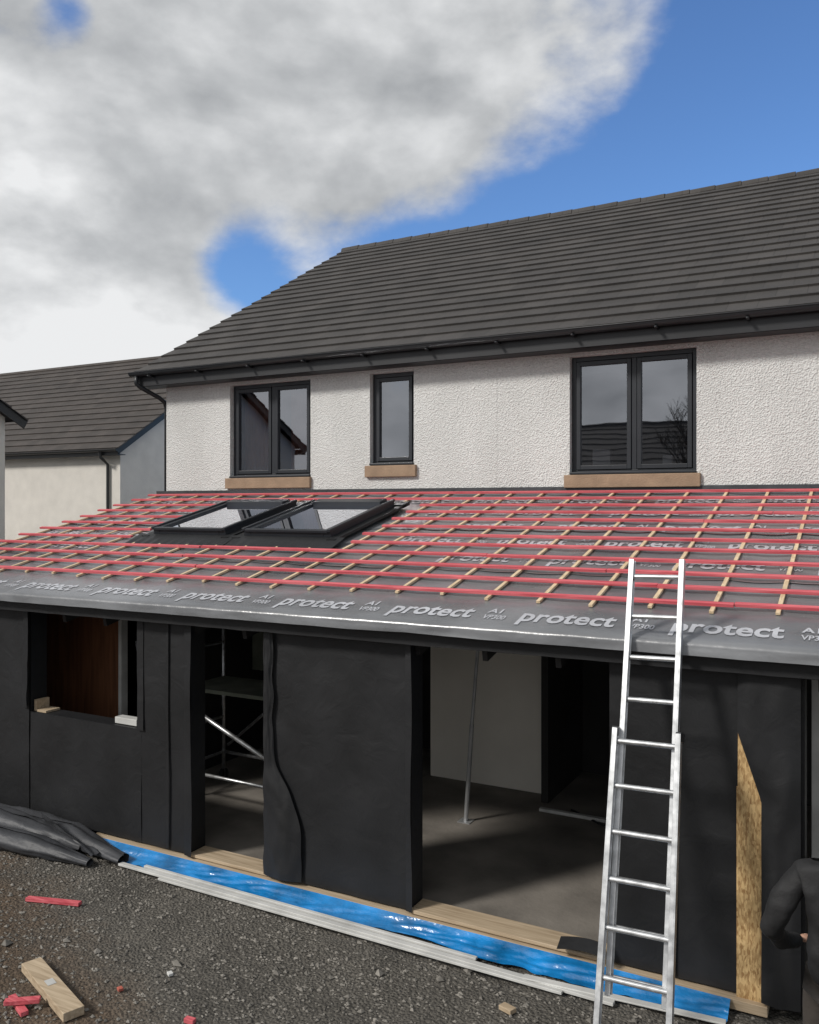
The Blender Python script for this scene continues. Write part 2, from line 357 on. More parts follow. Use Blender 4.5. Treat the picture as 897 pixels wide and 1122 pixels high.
# ------------------------------------------------------------ main house
def tiled_slope(mb,x0,x1,ye,ze,yr,zr,n,nxs=36,th=.035,flip=1):
    dy=(yr-ye)/n; dz=(zr-ze)/n; L=math.hypot(dy,dz); nyv=-dz/L*(1 if dy>0 else -1); nzv=abs(dy)/L
    xs=[x0+(x1-x0)*i/nxs for i in range(nxs+1)]
    for k in range(n):
        base=len(mb.v)
        for x in xs:
            j=.004*nz(x*.7,k*.9,2)+.002*nz(x*3.1,k*3.3,4)
            y0=ye+dy*k;z0=ze+dz*k;y1=ye+dy*(k+1);z1=ze+dz*(k+1)
            o=(th+j); i=.006
            mb.v.append((x,y0,z0)); mb.v.append((x,y0+nyv*o,z0+nzv*o)); mb.v.append((x,y1+dy*.04+nyv*i,z1+dz*.04+nzv*i))
        for a in range(nxs):
            b=base+3*a
            mb.f.append((b,b+3,b+4,b+1)); mb.f.append((b+1,b+4,b+5,b+2))
        for s in (0,nxs):
            b=base+3*s; mb.f.append((b,b+1,b+2))
H=empty('white_house')
XL,XR=-10.25,7.0; YW=10.6; YR=16.6; YB=22.6
W=[(-8.91,-7.38,3.83,5.285),(-6.35,-5.64,3.97,5.285),(-3.40,-1.85,3.79,5.285),(1.2,2.7,3.79,5.285)]
mb=MB(); wall_y(mb,XL,XR,0,5.5,YW,W,.14)
mb.quad((XL,YB,0),(XL,YW,0),(XL,YW,5.5),(XL,YR,9.1),(XL,YB,5.5)); mb.quad((XR,YW,0),(XR,YB,0),(XR,YB,5.5),(XR,YR,9.1),(XR,YW,5.5)); mb.quad((XR,YB,0),(XL,YB,0),(XL,YB,5.5),(XR,YB,5.5))
mb.obj('walls',M['rc'],H)
mb=MB(); tiled_slope(mb,XL-.38,XR+.38,10.28,5.56,YR,9.20,21,90); 
mb.obj('roof_tiles_front',M['tile'],H)
mb=MB(); tiled_slope(mb,XL-.38,XR+.38,22.92,5.56,YR,9.20,21,8); mb.obj('roof_tiles_back',M['tile'],H)
mb=MB()
xx=XL-.40
while xx<XR+.38:
    z=9.165+.006*nz(xx*2,3)
    mb.tube([(xx,YR,z),(xx+.44,YR,z+.012)],.10,10); xx+=.45
mb.obj('ridge_tiles',M['tile'],H,smooth=False)
mb=MB()
mb.box(XL-.36,XR+.36,10.30,10.325,5.34,5.545); mb.box(XL-.36,XR+.36,10.327,10.597,5.335,5.352)
for x in (XL-.36,XR+.33):
    for ya,yb in ((10.33,YR),(22.87,YR)):
        a=Vector((x,ya,5.47));b=Vector((x,yb,9.09)); mb.beam(a,b,.03,.17,up=(0,0,1))
mb.obj('fascia_and_soffit',M['fascia'],H)
mb=MB()
def gut(mb,x0,x1,yc,zc,r,n=8):
    for (rr) in (r,r-.006):
        mb.grid(lambda u,v:(x0+(x1-x0)*u,yc-math.cos(math.pi*v)*rr,zc-math.sin(math.pi*v)*rr),24,n)
    mb.tube([(x0,yc-r,zc),(x1,yc-r,zc)],.008,6)
    for x in (x0,x1): mb.grid(lambda u,v:(x,yc-math.cos(math.pi*v)*r*u,zc-math.sin(math.pi*v)*r*u),1,n)
gut(mb,XL-.42,XR+.4,10.235,5.555,.065)
xx=XL
while xx<XR: mb.box(xx,xx+.03,10.166,10.299,5.47,5.49); xx+=1.0
mb.tube([(XL-.30,10.235,5.50),(XL-.30,10.235,5.38),(XL-.27,10.28,5.33),(XL-.10,10.55,5.17),(XL-.06,10.63,5.10),(XL-.055,10.66,5.0),(XL-.055,10.66,.2)],.036,12)
mb.obj('gutter',M['gutter'],H,smooth=True)
mb=MB()
for a,b,c,d in W: mb.box(a-.06,b+.02 if b>-7.5 and b<-7 else b+.05,YW-.055,YW+.06,c-.165,c-.003)
mb.obj('stone_sills',M['sill'],H,bevel=.008)
mb=MB(); gl=MB()
def win(a,b,c,d,split):
    y0=YW+.085;y1=YW+.155;t=.055
    a+=.004;b-=.004;c+=.004;d-=.004
    mb.box(a,a+t,y0,y1,c,d);mb.box(b-t,b,y0,y1,c,d);mb.box(a+t,b-t,y0,y1,d-t,d);mb.box(a+t,b-t,y0,y1,c,c+t)
    mb.box(a,b,YW-.03,y0-.002,c,c+.028)
    seg=[(a+t,b-t)]
    if split:
        m=(a+b)/2+.02; mb.box(m-.03,m+.03,y0-.003,y1,c+t,d-t); seg=[(a+t,m-.03),(m+.03,b-t)]
    for k,(p,q) in enumerate(seg):
        s=.052; yy=y0-.016; p+=.006;q-=.006;cc=c+t+.006;dd=d-t-.006
        mb.box(p,p+s,yy,y1-.01,cc,dd);mb.box(q-s,q,yy,y1-.01,cc,dd);mb.box(p+s,q-s,yy,y1-.01,dd-s,dd);mb.box(p+s,q-s,yy,y1-.01,cc,cc+s)
        tilt=random.uniform(-.004,.004)
        gl.quad((p+s,y0+.02,cc+s),(q-s,y0+.02+tilt,cc+s),(q-s,y0+.02+tilt,dd-s),(p+s,y0+.02,dd-s))
win(*W[0],True);win(*W[1],False);win(*W[2],True);win(*W[3],True)
mb.obj('window_frames',M['frame'],H,bevel=.004); gl.obj('window_glass',M['glass'],H)
mb=MB(); mb.quad((-6.3,YW+.16,4.0),(-5.7,YW+.16,4.0),(-5.7,YW+.16,5.25),(-6.3,YW+.16,5.25)); mb.obj('frosted_pane',M['frost'],H)
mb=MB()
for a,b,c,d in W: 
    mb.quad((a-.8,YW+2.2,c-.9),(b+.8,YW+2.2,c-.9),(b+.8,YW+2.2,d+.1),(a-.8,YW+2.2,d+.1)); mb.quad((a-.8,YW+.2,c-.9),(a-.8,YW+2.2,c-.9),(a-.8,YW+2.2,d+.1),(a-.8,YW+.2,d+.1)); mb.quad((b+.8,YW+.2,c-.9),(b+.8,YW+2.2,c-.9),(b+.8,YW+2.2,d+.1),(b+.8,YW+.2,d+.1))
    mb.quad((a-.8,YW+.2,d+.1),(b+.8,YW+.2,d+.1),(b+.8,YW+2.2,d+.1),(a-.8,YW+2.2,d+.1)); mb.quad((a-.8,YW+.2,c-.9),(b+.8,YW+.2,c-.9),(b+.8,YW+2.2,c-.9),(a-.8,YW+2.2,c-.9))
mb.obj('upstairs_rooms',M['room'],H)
mb=MB(); mb.grid(lambda u,v:(-8.85+.55*u,YW+.3+.02*math.sin(u*40),3.85+1.4*v),30,1); mb.grid(lambda u,v:(-7.95+.5*u,YW+.3+.02*math.sin(u*40),3.85+1.4*v),30,1); mb.obj('curtains',M['blind'],H,smooth=True)
mb=MB(); mb.box(-3.18,-2.95,YW+.25,YW+.35,3.86,4.12); mb.box(-2.3,-2.18,YW+.25,YW+.33,3.86,4.02); mb.obj('sill_ornaments',M['curtain'],H,bevel=.01)
mb=MB(); mb.box(-10.45,6.9,YW-.02,YW-.002,3.50,3.64)
mb.obj('abutment_flashing',M['fabric2'],H)
mb=MB(); mb.box(-4.402,-4.393,YW-.003,YW,3.64,5.33); mb.obj('render_joint_bead',M['rc'],H)

# ------------------------------------------------------------ extension
E=empty('house_extension')
def rz(y): return 1.068+.237*y
SL=Vector((0,1,.237)).normalized(); NR=Vector((0,-.237,1)).normalized()
X0,X1=-10.4,5.0; YE=5.98
CB=[ -10.28+.44*i for i in range(36)]
def mh(x,y):
    ph=((x+10.28)/.44)%1.0
    f=min(1,max(.12,(y-6.1)*1.4))
    sag=-.012*math.sin(math.pi*ph)*f
    return rz(y)+sag+f*.006*nz(x*2.2,y*1.6,7)+.003*nz(x*6,y*2,2)*max(f,.4)
mb=MB()
def memb(u,v):
    x=X0+(X1-X0)*u
    if v<.06:
        k=(.06-v)/.06; y=YE-.010*k
        return (x,y+.004*nz(x*3,k*2,1),mh(x,YE)-.004-.085*k-.008*k*nz(x*1.4,1,4))
    y=YE+(10.575-YE)*(v-.06)/.94
    return (x,y,mh(x,y))
mb.grid(memb,420,70); mb.obj('roof_membrane',M['silver'],E,smooth=True)
mb=MB()
for yl in (7.3,8.7,10.0):
    mb.grid(lambda u,v:(X0+(X1-X0)*u, yl+.02*nz(u*20,yl)+.05*v, mh(X0+(X1-X0)*u,yl+.05*v)+.006*(1-v)+.002),240,1)
mb.obj('membrane_laps',M['silver'],E,smooth=True)
mb=MB()
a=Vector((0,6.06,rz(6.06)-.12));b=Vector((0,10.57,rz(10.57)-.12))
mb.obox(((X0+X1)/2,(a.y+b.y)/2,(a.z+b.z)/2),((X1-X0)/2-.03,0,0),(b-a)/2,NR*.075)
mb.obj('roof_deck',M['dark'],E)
mb=MB()
for x in CB:
    if x>X1: break
    ya=6.56+random.uniform(-.05,.04)
    mb.obox((x+.012*nz(x,1),(ya+10.5)/2,rz((ya+10.5)/2)+.0145),(.016,0,0),SL*((10.5-ya)/2*1.0277)+Vector((random.uniform(-.012,.012),0,0)),NR*.0105)
mbr=MB()
mb.obj('counter_battens',M['palev'],E,bevel=.002)
yb=6.64; k=0
while yb<10.45:
    segs=[(X0-random.uniform(.0,.12),X1)]
    if 7.7<yb<9.75: segs=[(X0-random.uniform(.0,.12),-8.3+random.uniform(-.05,.05)),(-5.05+random.uniform(-.06,.05),X1)]
    for (p,q) in segs:
        x=p
        while x<q-.05:
            Lb=min(random.choice([4.2,4.8,3.6]),q-x); d=random.uniform(-.008,.008)
            c=Vector((x+Lb/2,yb+d,rz(yb+d)+.038))
            mbr.obox(c,(Lb/2-.002,random.uniform(-.009,.009),random.uniform(-.002,.002)),SL*.024,NR*.0125); x+=Lb
    yb+=.342; k+=1
mbr.obj('red_battens',M['red'],E,bevel=.002)
def text_mesh(body,size,off=.0):
    c=bpy.data.curves.new('t','FONT'); c.body=body; c.size=size; c.offset=off; c.resolution_u=3
    o=bpy.data.objects.new('t',c); COL.objects.link(o); bpy.context.view_layer.update()
    me=bpy.data.meshes.new_from_object(o.evaluated_get(bpy.context.evaluated_depsgraph_get()))
    vs=[v.co.copy() for v in me.vertices]; fs=[tuple(p.vertices) for p in me.polygons]
    bpy.data.objects.remove(o); bpy.data.curves.remove(c); bpy.data.meshes.remove(me); return vs,fs
T1=text_mesh('protect',.28,.007); T2=text_mesh('A1',.11,.003); T3=text_mesh('VP300',.10,.002)
mb=MB()
def put(T,x0,y0,sx=1.0,sy=1.2):
    i=len(mb.v)
    for v in T[0]:
        x=x0+v.x*sx;y=y0+v.y*.973*sy
        mb.v.append((x,y,mh(x,y)+.005))
    for f in T[1]: mb.f.append(tuple(i+q for q in f))
for r_,yr in enumerate([6.15,7.02,7.62,8.22,8.82,9.42,10.0]):
    x=X0+.1+(r_*.43)%1.2
    while x<X1-1.4:
        if not(-9.0<x<-4.9 and 7.2<yr<9.75) and r_!=1:
            put(T1,x,yr,.86); put(T2,x+.84,yr+.13); put(T3,x+.84,yr+.0,.7)
        x+=1.13
mb.obj('printed_lettering',M['letter'],E)

OP=[(-7.95,-6.32,1.2,2.28),(-5.70,-4.73,.09,2.29),(-3.33,-1.69,.09,2.33),(-.40,.75,.09,2.3),(1.3,4.3,.09,2.3)]  # last opening is out of view, added to let more daylight inside
mb=MB(); wall_y(mb,-10.15,4.9,.09,rz(6.2)-.1,6.215,OP,.20); wall_y(mb,-10.15,4.9,.09,rz(6.2)-.1,6.415,OP,0)
mb.quad((-10.15,10.59,0),(-10.15,6.215,0),(-10.15,6.215,rz(6.2)-.1),(-10.15,10.59,rz(10.6)-.1))
mb.quad((4.9,6.215,0),(4.9,10.59,0),(4.9,10.59,rz(10.6)-.1),(4.9,6.215,rz(6.2)-.1))
mb.obj('walls',M['fabric'],E)
mb=MB()
def sheet(x0,x1,z0,z1,dens=14,amp=.010,seed=0,yb=6.2,fr=None):
    nxs=max(3,int((x1-x0)*dens*1.6));nzs=max(3,int((z1-z0)*dens))
    def f(u,v):
        x=x0+(x1-x0)*u;z=z0+(z1-z0)*v
        d=amp*(nz(x*1.7,z*.8,seed)+.6*nz(x*5,z*1.7,seed+4)+.4*nz((x+z)*6,(x-z)*2.5,seed+9))
        lf=.0
        if fr: x,lf=fr(x,z,u,v)
        return (x,yb-max(-.012,d)-.002-lf,z)
    mb.grid(f,nxs,nzs)
ZT=rz(6.2)-.09
sheet(-10.16,-7.95,.10,ZT,seed=1); sheet(-7.95,-6.32,.10,1.2,seed=2); sheet(-7.95,-6.32,2.28,ZT,seed=3)
sheet(-6.32,-5.70,.10,ZT,seed=4); sheet(-5.70,-4.73,2.29,ZT,seed=5); sheet(-4.73,-3.33,.10,ZT,seed=6,amp=.015)
sheet(-3.33,-1.69,2.33,ZT,seed=7); sheet(-1.69,-.81,.10,ZT,seed=8)
sheet(-.81,-.66,1.85,ZT,seed=8.1)
sheet(-.66,-.40,.10,ZT,seed=11,yb=6.208); sheet(-.40,.75,2.3,ZT,seed=12); sheet(.75,1.3,.1,ZT,seed=13); sheet(4.3,4.9,.1,ZT,seed=14); sheet(1.3,4.3,2.3,ZT,seed=15)
mb.obj('membrane_wrap',M['fabric'],E,smooth=True)
mb=MB()
sheet(-6.36,-6.28,1.2,2.29,yb=6.18,seed=21,amp=.008)
def flap(x,z,u,v):
    k=max(0,min(1,(1.30-z)/.8)); k=k*k*(3-2*k)
    xl=-4.79+.012*nz(z*4,2); xr=-4.70+.31*k+.02*nz(z*5,7)
    return xl+(xr-xl)*u, .012+.035*math.sin(u*3.1)*(.2+k)+.015*(1-u)+.010*nz(u*5,z*6)
sheet(-4.80,-4.4,.12,2.27,yb=6.18,seed=22,amp=.012,fr=flap,dens=30)
def flap2(x,z,u,v):
    return -5.74+(.10+.008*math.sin(z*3))*u,.01+.02*u
sheet(-5.74,-5.62,.1,2.3,yb=6.18,seed=23,fr=flap2,amp=.008)
def flap3(x,z,u,v):
    return -3.36+(.06+.007*math.sin(z*4+1))*u,.008+.014*u
sheet(-3.36,-3.28,.1,2.3,yb=6.18,seed=24,fr=flap3,amp=.008)
def flap4(x,z,u,v): return -8.03+(.11+.03*nz(z*4,3))*u,.01+.03*u
sheet(-8.03,-7.93,1.25,2.3,yb=6.18,seed=25,fr=flap4)
def flap5(x,z,u,v):
    xl=-.81+.15*max(0,min(1,(1.88-z)/.45)); return xl+(-.42-xl)*u,.012+.03*math.sin(u*3)+.02*nz(z*3,u*3)
sheet(-.81,-.42,.1,2.38,yb=6.175,seed=26,fr=flap5,dens=22)
mb.obj('loose_membrane_flaps',M['fabric'],E,smooth=True)
mb=MB(); mb.quad((-.82,6.186,.06),(-.655,6.186,.06),(-.655,6.186,1.5),(-.81,6.186,1.9)); mb.box(-.82,-.655,6.19,6.214,.06,1.5); mb.obj('osb_sheathing',M['osb'],E)
mb=MB(); mb.grid(lambda u,v:(X0+(X1-X0)*u, 6.06+.004*nz(u*60,1), rz(6.0)-.20+.14*v+.006*nz(u*50,4)),240,1); mb.quad((X0,6.06,rz(6)-.2),(X1,6.06,rz(6)-.2),(X1,6.22,rz(6)-.2),(X0,6.22,rz(6)-.2)); mb.obj('eave_fascia',M['fabric'],E,smooth=True)
mb=MB()
mb.box(-6.95,-.62,6.14,6.33,.012,.080)
mb.box(-5.69,-4.74,6.18,6.40,.09,.118); mb.box(-3.32,-1.70,6.17,6.40,.09,.12)
mb.obj('sole_plate',M['pale'],E,bevel=.004)
mb=MB(); mb.box(-7.86,-7.72,6.22,6.40,1.203,1.225)
mb.box(-7.93,-7.89,6.24,6.40,1.203,1.32)
mb.obj('timber_reveals',M['pale'],E)
mb=MB()
for x in (-9.1,-5.98,-1.25): mb.grid(lambda u,v:(x+.03*u+.004*nz(v*6,x),6.181-.004*u,.12+2.25*v),1,30)
mb.obj('wrap_laps',M['fabric'],E)
mb=MB(); mb.box(-10.1,4.85,6.42,10.5,.0,.08); mb.obj('floor_slab',M['concrete'],E)
mb=MB(); mb.box(-10.1,4.85,10.50,10.58,.08,3.3); mb.box(-3.28,-3.2,9.2,10.5,.08,3.1); mb.box(-7.5,-7.4,7.6,10.5,.08,2.8); mb.obj('dark_shade_lining',M['dark'],E)  # back sheet added over the white wall, painted near black for interior shade
mb=MB(); mb.box(-4.80,-3.31,9.46,9.52,.085,2.95); mb.obj('plasterboard_partition',M['plaster'],E)
mb=MB(); mb.box(-9.9,-7.72,7.28,7.31,.08,2.45); mb.obj('timber_board',M['brown'],E)
mb=MB(); mb.box(-7.71,-7.66,7.2,7.3,.08,2.4); mb.box(-3.2,-2.0,8.9,8.96,.085,.12);mb.box(-4.9,-4.45,8.3,8.42,.30,.34);mb.box(-4.9,-4.6,8.0,8.12,.085,.12); mb.box(-6.75,-6.45,6.26,6.36,1.206,1.27); mb.obj('white_fittings',M['white'],E,bevel=.005)
mb=MB(); mb.box(-7.35,-6.3,9.2,9.26,1.2,2.3); mb.box(-6.1,-5.2,8.8,9.2,1.0,1.04); mb.obj('back_units',M['green'],E)
mb=MB()
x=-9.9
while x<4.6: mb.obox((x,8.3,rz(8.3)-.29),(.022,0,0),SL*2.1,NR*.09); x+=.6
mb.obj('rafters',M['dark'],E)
mb=MB(); mb.box(-.39,.74,6.75,6.80,.9,2.3); mb.obj('pale_board',M['white'],E)
mb=MB(); mb.tube([(-2.9,9.1,.09),(-2.3,8.7,.09),(-2.0,8.9,.09),(-2.5,9.4,.09),(-1.9,9.6,.09)],.012,6); mb.obj('site_cable',M['gutter'],E,smooth=True)

def roofwin(x0,x1):
    o=empty('roof_window')
    y0,y1=8.10,9.55
    def P(x,y,h): return Vector((x,y,rz(y)))+NR*h
    def bar(mb,xa,xb,ya,yb,h0,h1):
        c=(P(xa,ya,h0)+P(xb,yb,h1)+P(xa,ya,h1)+P(xb,yb,h0))/4
        mb.obox(c,((xb-xa)/2,0,0),SL*((yb-ya)/2*1.0277),NR*((h1-h0)/2))
    f=MB(); t=.10
    bar(f,x0,x0+t,y0,y1,.0,.135);bar(f,x1-t,x1,y0,y1,.0,.135);bar(f,x0+t,x1-t,y0,y0+t,.0,.125);bar(f,x0+t,x1-t,y1-t-.07,y1,.0,.165)
    bar(f,x0-.012,x0+.03,y0-.02,y1+.01,.12,.155);bar(f,x1-.03,x1+.012,y0-.02,y1+.01,.12,.155);bar(f,x0+.03,x1-.03,y0-.02,y0+.03,.11,.145)
    f.obj('frame',M['frame'],o,bevel=.006)
    g=MB(); g.quad(P(x0+t,y0+t,.11),P(x1-t,y0+t,.11),P(x1-t,y1-t-.07,.11),P(x0+t,y1-t-.07,.11)); g.obj('glass',M['skyl'],o)
    g=MB(); bar(g,x0+t,x1-t,y0+t,y1-t,-.02,.03); g.obj('blind',M['dark'],o)
    k=MB()
    bar(k,x0-.11,x0-.004,y0-.1,y1+.1,.03,.062);bar(k,x1+.004,x1+.11,y0-.1,y1+.1,.03,.062);bar(k,x0-.11,x1+.11,y1+.013,y1+.2,.03,.075)
    k.grid(lambda u,v:P(x0-.2+(x1-x0+.4)*u,y0-.022-.30*v,.066-.05*v+.006*math.sin(u*70)*v),60,6)
    k.obj('flashing',M['fabric'],o,smooth=False)
    return o
roofwin(-8.03,-6.86); roofwin(-6.58,-5.35)

# ------------------------------------------------------------ DPM film, trims, debris
mb=MB()
def film(u,v):
    x=-7.05+6.2*u
    wob=.03*nz(x*1.3,2)+.02*nz(x*4,6)
    y=6.125-.18*v*(1+.5*nz(x*1.1,8)+.22*nz(x*5,3))+wob*v
    z=.075*(1-v)**2+.012+.034*abs(nz(x*2.6+v*2,v*2.2,3))*math.sin(math.pi*min(1,v*1.1)) +.014*nz(x*9+v*3,v*5,5)*v
    return (x,y,max(z,gh(x,y)+.012))
mb.grid(film,460,16); mb.obj('damp_proof_film',M['blue'],smooth=True)
tr=empty('white_trim_boards')
mb=MB(); mb.beam((-6.25,5.86,.03),(-1.55,5.80,.03),.05,.022); mb.beam((-5.7,5.80,.025),(-1.9,5.755,.03),.03,.02); mb.beam((-6.0,5.93,.03),(-2.6,5.88,.035),.035,.02); mb.beam((-2.2,5.80,.045),(-.85,5.93,.03),.06,.012)
mb.obj('boards',M['white'],tr,bevel=.003)
def crumpled(name,pts,rad,seed,m):
    mb=MB(); pts=[Vector(p) for p in pts]; n=40; m_=30
    def f(u,v):
        k=v*(len(pts)-1); i=min(int(k),len(pts)-2); p=pts[i].lerp(pts[i+1],k-i)
        r=rad[i]+(rad[i+1]-rad[i])*(k-i); t=u*2*math.pi*1.25
        rr=r*(1+.22*u)*(1+.30*nz(math.cos(t)*1.2+seed,math.sin(t)*1.2,v*5)+.16*nz(math.cos(t)*3+seed,math.sin(t)*3,v*13))
        d=(pts[-1]-pts[0]).normalized(); sd=Vector((-d.y,d.x,0))
        q=p+sd*math.cos(t)*rr*1.25+Vector((0,0,1))*math.sin(t)*rr*.85
        q.z=max(q.z,gh(q.x,q.y)+.008); return q
    mb.grid(f,n,m_); return mb.obj(name,m,RO,smooth=True)
RO=empty('membrane_roll')
crumpled('roll_outer',[(-9.4,6.02,.11),(-8.2,5.98,.10),(-7.1,6.02,.10),(-6.25,5.9,.05)],[.13,.12,.10,.05],1,M['fabric2'])
crumpled('roll_inner',[(-9.4,5.6,.10),(-8.2,5.62,.09),(-7.2,5.70,.07),(-6.5,5.72,.04)],[.14,.12,.09,.03],5,M['fabric2'])
crumpled('roll_tail',[(-9.4,5.82,.2),(-8.3,5.85,.17),(-7.3,5.9,.12),(-6.8,5.92,.07)],[.12,.11,.08,.05],9,M['fabric2'])
mb=MB(); mb.grid(lambda u,v:(-7.45+.95*u+.1*v*(1-u),6.0-.12*u-.14*v+.03*nz(u*3,v*3),.09+.24*v*(1-u)**.7+.03*nz(u*5,v*4,3)),16,10); mb.obj('loose_corner',M['fabric2'],RO,smooth=True)
def plank(name,a,b,w_,h,m,z0=.0,rz_=0):
    mb=MB(); a=Vector((a[0],a[1],gh(*a[:2])+h/2+.008+z0)); b=Vector((b[0],b[1],gh(*b[:2])+h/2+.008+z0)); mb.beam(a,b,w_,h); return mb.obj(name,m,bevel=.003)
plank('red_batten_offcut',(-6.44,4.995),(-5.93,5.12),.05,.03,M['red'])
tb=plank('timber_offcut',(-5.46,4.27),(-4.68,3.99),.14,.06,M['pale'])
mb=MB()
def onp(s,t):
    a=Vector((-5.46,4.27,gh(-5.46,4.27)+.0705));b=Vector((-4.68,3.99,gh(-4.68,3.99)+.0705)); d=(b-a).normalized(); sd=d.cross(Vector((0,0,1))).normalized()
    return a.lerp(b,s)+sd*t
mb.quad(onp(.42,-.03),onp(.52,-.03),onp(.52,.03),onp(.42,.03)); mb.obj('paper_label',M['white'],tb)
plank('red_batten_offcut',(-5.25,3.95),(-5.0,3.86),.05,.03,M['red'])
plank('red_batten_offcut',(-5.18,3.84),(-5.0,3.98),.05,.03,M['red'],.03)
plank('red_batten_offcut',(-4.00,4.31),(-3.93,4.32),.04,.03,M['red'])
plank('timber_offcut',(-2.22,5.44),(-2.12,5.40),.06,.03,M['pale'])
plank('brick_piece',(-4.68,4.38),(-4.64,4.36),.035,.02,M['brick']); plank('stone_piece',(-4.5,4.68),(-4.46,4.66),.035,.02,M['white'])
mb=MB(); mb.grid(lambda u,v:(-2.05+.36*u,6.08+.1*v-.06*u,.15+.05*u+.02*math.sin(u*3)+.05*v),10,6); mb.obj('membrane_scrap',M['fabric'],smooth=True)

mb=MB(); mb.tube([(-3.78,8.27,.08),(-3.72,8.29,1.1)],.024,10); mb.tube([(-3.72,8.29,1.1),(-3.60,8.33,2.7)],.018,10); mb.box(-3.85,-3.71,8.2,8.34,.081,.088); mb.obj('steel_prop',M['steel'],smooth=False)
SC=empty('scaffold_tower'); mb=MB()
for x in (-6.95,-5.35):
    for y in (7.35,8.15): mb.tube([(x,y,.12),(x,y,2.35)],.022,10)
    for z in (.42,.85,1.3,1.75,2.15): mb.tube([(x,7.35,z),(x,8.15,z)],.018,8)
for y in (7.35,8.15):
    mb.tube([(-6.95,y,.42),(-5.35,y,.40)],.02,8); mb.tube([(-6.95,y,1.30),(-5.35,y,1.28)],.02,8) if y>8 else None
mb.tube([(-6.95,7.33,1.24),(-5.55,7.33,.66)],.026,8); mb.tube([(-6.9,8.17,.5),(-5.4,8.17,1.7)],.018,8)
mb.obj('frame',M['alu'],SC,smooth=True)
mb=MB(); mb.box(-6.9,-5.4,7.4,8.1,1.31,1.35); mb.obj('platform',M['green'],SC)
mb=MB()
for x in (-6.95,-5.35):
    for y in (7.35,8.15): mb.tube([(x-.02,y,.15),(x+.02,y,.15)],.068,14)
mb.obj('castors',M['gutter'],SC)
mb=MB(); mb.tube([(-6.95,6.75,1.95),(-6.88,6.72,1.75),(-6.6,6.7,1.62)],.016,8); mb.obj('bent_pipe',M['alu'],smooth=True)

# ------------------------------------------------------------ ladder
LD=empty('extension_ladder')
B=Vector((-1.26,5.10,-.0)); Tt=Vector((-1.335,6.10,3.03)); d=(Tt-B).normalized(); Lt=(Tt-B).length
xa=Vector((1,0,0)); xa=(xa-d*xa.dot(d)).normalized(); na=xa.cross(d).normalized()
if na.y>0: na=-na
def lad(name,s0,s1,wid,off,rail=(.026,.062),r0=0.2,flare=0):
    mb=MB()
    for sg in (-1,1):
        a=B+d*s0+xa*sg*(wid/2+flare)+na*off; b=B+d*s1+xa*sg*wid/2+na*off
        c=(a+b)/2; mb.obox(c,(b-a)/2,xa*rail[0]/2,na*rail[1]/2)
        for k in (-1,1): mb.obox(c+na*k*(rail[1]/2-.003)-xa*sg*.008,(b-a)/2*.999,xa*(.014),na*.004)
    s=s0+r0
    while s<s1-.06:
        p=B+d*s+na*off; mb.tube([p-xa*(wid/2+flare*(1-(s-s0)/(s1-s0))-.012),p+xa*(wid/2+flare*(1-(s-s0)/(s1-s0))-.012)],.0175,10); s+=.283
    mb.obj(name,M['alu'],LD,bevel=.002)
lad('outer_section',.0,2.02,.415,.035,r0=.24,flare=.012)
lad('inner_section',.42,Lt,.352,-.032,r0=.103)
mb=MB()
for sg in (-1,1): mb.obox(B+xa*sg*.22+na*.035+d*.02,xa*.024,na*.045,d*.03); mb.obox(B+d*2.0+xa*sg*.205+na*.0,xa*.018,na*.06,d*.03)
mb.obj('feet_and_brackets',M['gutter'],LD,bevel=.004)

# ------------------------------------------------------------ neighbours
def nhouse(name,x0,x1,y0,y1,ze,zr,n,wm,ops=(),ridge='x'):
    o=empty(name); yr=(y0+y1)/2
    mb=MB(); wall_y(mb,x0,x1,0,ze-.05,y0,list(ops),.1)
    for x in (x0,x1): mb.quad((x,y0,0),(x,y1,0),(x,y1,ze-.05),(x,yr,zr-.12),(x,y0,ze-.05))
    mb.quad((x0,y1,0),(x1,y1,0),(x1,y1,ze-.05),(x0,y1,ze-.05)); mb.obj('walls',wm,o)
    mb=MB(); tiled_slope(mb,x0-.25,x1+.25,y0-.3,ze-.1,yr,zr,n,10); tiled_slope(mb,x0-.25,x1+.25,y1+.3,ze-.1,yr,zr,n,4); mb.tube([(x0-.26,yr,zr),(x1+.26,yr,zr)],.09,8); mb.obj('roof_tiles',M['tile2'],o)
    mb=MB(); mb.box(x0-.2,x1+.2,y0-.27,y0-.24,ze-.27,ze-.12); mb.box(x0-.2,x1+.2,y0-.239,y0-.003,ze-.26,ze-.24)
    for x in (x0-.22,x1+.2):
        mb.beam((x,y0-.29,ze-.17),(x,yr,zr-.08),.03,.17); mb.beam((x,y1+.29,ze-.17),(x,yr,zr-.08),.03,.17)
    gut(mb,x0-.26,x1+.26,y0-.34,ze-.12,.06); mb.tube([(x1-.4,y0-.34,ze-.17),(x1-.4,y0-.30,ze-.32),(x1-.4,y0-.06,ze-.5),(x1-.4,y0-.06,.1)],.04,8); mb.obj('gutters_and_fascia',M['gutter'],o)
    return o
n1h=nhouse('neighbour_house',-32,-17.7,16.6,26.6,5.0,8.35,17,M['wall2'])
mb=MB(); mb.box(-17.702,-17.66,18.7,19.4,2.9,4.9); mb.obj('gable_window',M['frame'],n1h)
nhouse('neighbour_house',-24,-14.15,1.9,10.5,5.08,7.6,13,M['wall2'])
hr=nhouse('rear_neighbour_house',-16,-5.5,-34,-25,5.0,8.2,10,M['wall2'])
mb=MB()
for x in (-14.5,-12.3,-9.6,-7.2):
    for z in (1.0,3.4): mb.box(x,x+1.2,-25.0,-24.97,z,z+1.15)
mb.obj('rear_window_panes',M['gutter'],hr)
mb=MB()
